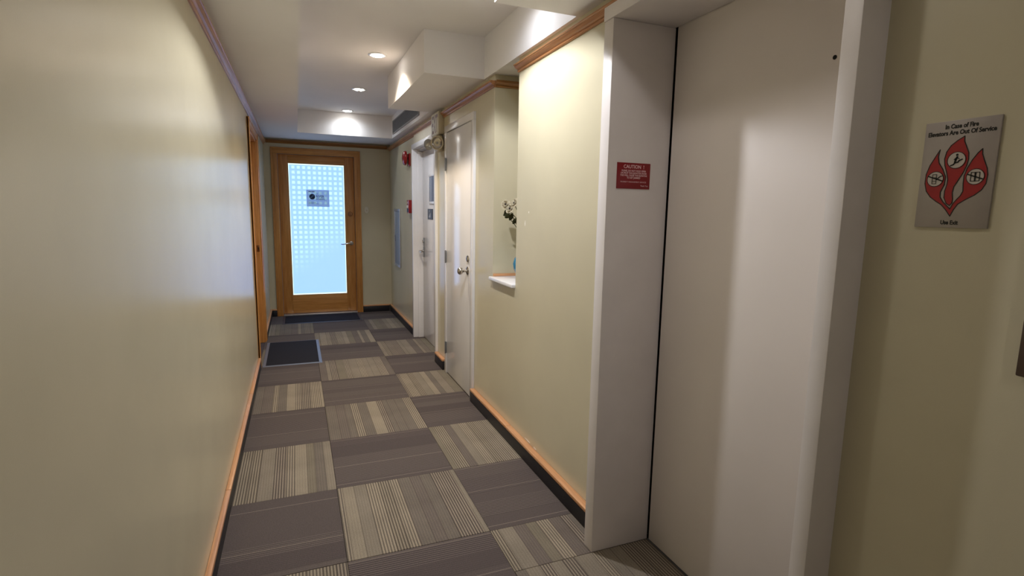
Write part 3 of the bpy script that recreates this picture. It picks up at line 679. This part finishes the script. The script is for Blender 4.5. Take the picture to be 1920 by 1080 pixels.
# lift call station, mostly outside the frame
ca = empty('call_station', (RM, -1.62, 1.135)); tag(ca, 'bronze metal lift call plate beside the flame sign', 'call panel')
box('plate', (RM-0.012, RM-0.0003, -1.70, -1.552, 1.137, 1.40), 'bronze', ca, bev=0.003)
lathe('button', [(0, 0), (0.016, 0), (0.016, 0.004), (0, 0.005)], (RM-0.012, -1.626, 1.27), (-1, 0, 0), 'chrome', ca, 20)

# ------------------------------------------------------------------ things on the floor and in the niche
def doormat(x0, x1, y0, y1, edge, label):
    m = empty('door_mat', ((x0+x1)/2, (y0+y1)/2, 0)); tag(m, label, 'mat')
    e = 0.028
    bm = bmesh.new()
    prof = [(x0, y0), (x1, y0), (x1, y1), (x0, y1)]
    inn = [(x0+e, y0+e), (x1-e, y0+e), (x1-e, y1-e), (x0+e, y1-e)]
    A = [bm.verts.new((a, b, 0.001)) for a, b in prof]; B = [bm.verts.new((a, b, 0.004)) for a, b in [(x0+.003, y0+.003), (x1-.003, y0+.003), (x1-.003, y1-.003), (x0+.003, y1-.003)]]
    C = [bm.verts.new((a, b, 0.006)) for a, b in inn]; D = [bm.verts.new((a, b, 0.001)) for a, b in inn]
    for P, Q in ((A, B), (B, C), (C, D), (D, A)):
        for k in range(4): bm.faces.new((P[k], P[(k+1) % 4], Q[(k+1) % 4], Q[k]))
    link('rubber_edge', bm, edge, m)
    box('pile', (x0+e, x1-e, y0+e, y1-e, 0.001, 0.009), 'mat', m, bev=0.002)
doormat(-0.345, 0.60, 4.85, 5.37, 'mat_edge_dark', 'dark floor mat lying in front of the frosted glass door')
doormat(-0.47, 0.035, 3.0, 3.93, 'mat_edge', 'charcoal floor mat with grey rubber edge by the left doorway')

zt = NZ+0.026
vs_ = tag(lathe('flower_vase', [(0, 0), (0.035, 0), (0.04, 0.006), (0.06, 0.03), (0.078, 0.07), (0.082, 0.10), (0.072, 0.135), (0.045, 0.16), (0.03, 0.175), (0.028, 0.20), (0.034, 0.212), (0.030, 0.212), (0.024, 0.20), (0.02, 0.15), (0, 0.14)], (1.198, 1.03, zt), (0, 0, 1), 'vase', None, 36),
          'round glossy blue vase on the white niche sill', 'vase')
# flower spray
fl = empty('flower_spray', (1.198, 1.03, zt+0.15)); tag(fl, 'cream blossoms on olive stems rising from the blue vase', 'flowers')
heads = [(1.085, 1.10, 1.452), (1.10, 1.06, 1.425), (1.125, 1.045, 1.46), (1.17, 1.02, 1.50), (1.10, 1.085, 1.385)]
for k, (x, y, z) in enumerate(heads):
    bm = bmesh.new(); b0 = Vector((1.198, 1.03, zt+0.155)); b1 = Vector((x, y, z-0.015))
    pts = [b0.lerp(b1, t) + Vector((0.035*math.sin(math.pi*t)*(1 if k % 2 else .5), 0, 0.02*math.sin(math.pi*t))) for t in (0, .25, .5, .75, 1)]
    add_tube(bm, pts, [0.003, 0.003, 0.0028, 0.0025, 0.002], 6); link('stem', bm, 'leaf', fl, smooth=True)
    if k < 4:
        c = Vector((x, y, z)); d = Vector((-0.7, -0.55+0.2*k, 0.35)).normalized(); a = d.orthogonal().normalized(); b = d.cross(a)
        bm = bmesh.new()
        for layer, (n, R_, lift) in enumerate(((5, 0.034, 0.006), (4, 0.022, 0.015))):
            for p in range(n):
                t = 2*math.pi*(p+0.5*layer)/n; e = a*math.cos(t)+b*math.sin(t); s = d.cross(e)
                rows = [(0.004, 0.004, 0), (0.45*R_, 0.5*R_, lift*0.5), (0.8*R_, 0.48*R_, lift*1.2), (R_, 0.16*R_, lift*1.1)]
                g = [[bm.verts.new(c + e*r + s*(wd*q) + d*(lf_ - 0.25*abs(q)*lift + off)) for q in (-1, 0, 1)] for r, wd, lf_ in rows for off in (0,)]
                for r1, r2 in zip(g, g[1:]):
                    for q in (0, 1): bm.faces.new((r1[q], r1[q+1], r2[q+1], r2[q]))
        bmesh.ops.solidify(bm, geom=bm.faces[:], thickness=0.0015)
        bl = link('blossom', bm, 'petal', fl, smooth=True)
        lathe('flower_centre', [(0, 0), (0.006, 0.004), (0.005, 0.012), (0, 0.015)], c, d, 'bud', bl, 10)
for k, (p0, dr_, ln, wd) in enumerate((((1.10, 1.08, 1.425), (-0.45, 0.1, -0.85), 0.045, 0.018), ((1.12, 1.06, 1.40), (-0.3, -0.1, -0.9), 0.05, 0.02), ((1.105, 1.09, 1.40), (-0.75, 0.15, -0.4), 0.04, 0.016), ((1.14, 1.04, 1.37), (-0.35, 0, -0.7), 0.045, 0.018), ((1.10, 1.06, 1.40), (-0.6, -0.3, -0.6), 0.045, 0.018))):
    d = Vector(dr_).normalized(); s = d.cross(Vector((0.4, -0.9, 0.2))).normalized(); n_ = d.cross(s); p0 = Vector(p0); bm = bmesh.new()
    g = [[bm.verts.new(p0 + d*(ln*t) + s*(wd*q*ww) + n_*(0.006*abs(q)+0.012*t*t)) for q in (-1, 0, 1)] for t, ww in ((0, .1), (.25, .7), (.5, 1), (.75, .75), (1, .08))]
    for r1, r2 in zip(g, g[1:]):
        for q in (0, 1): bm.faces.new((r1[q], r1[q+1], r2[q+1], r2[q]))
    bmesh.ops.solidify(bm, geom=bm.faces[:], thickness=0.0012)
    link('leaf', bm, 'leaf', fl, smooth=True)
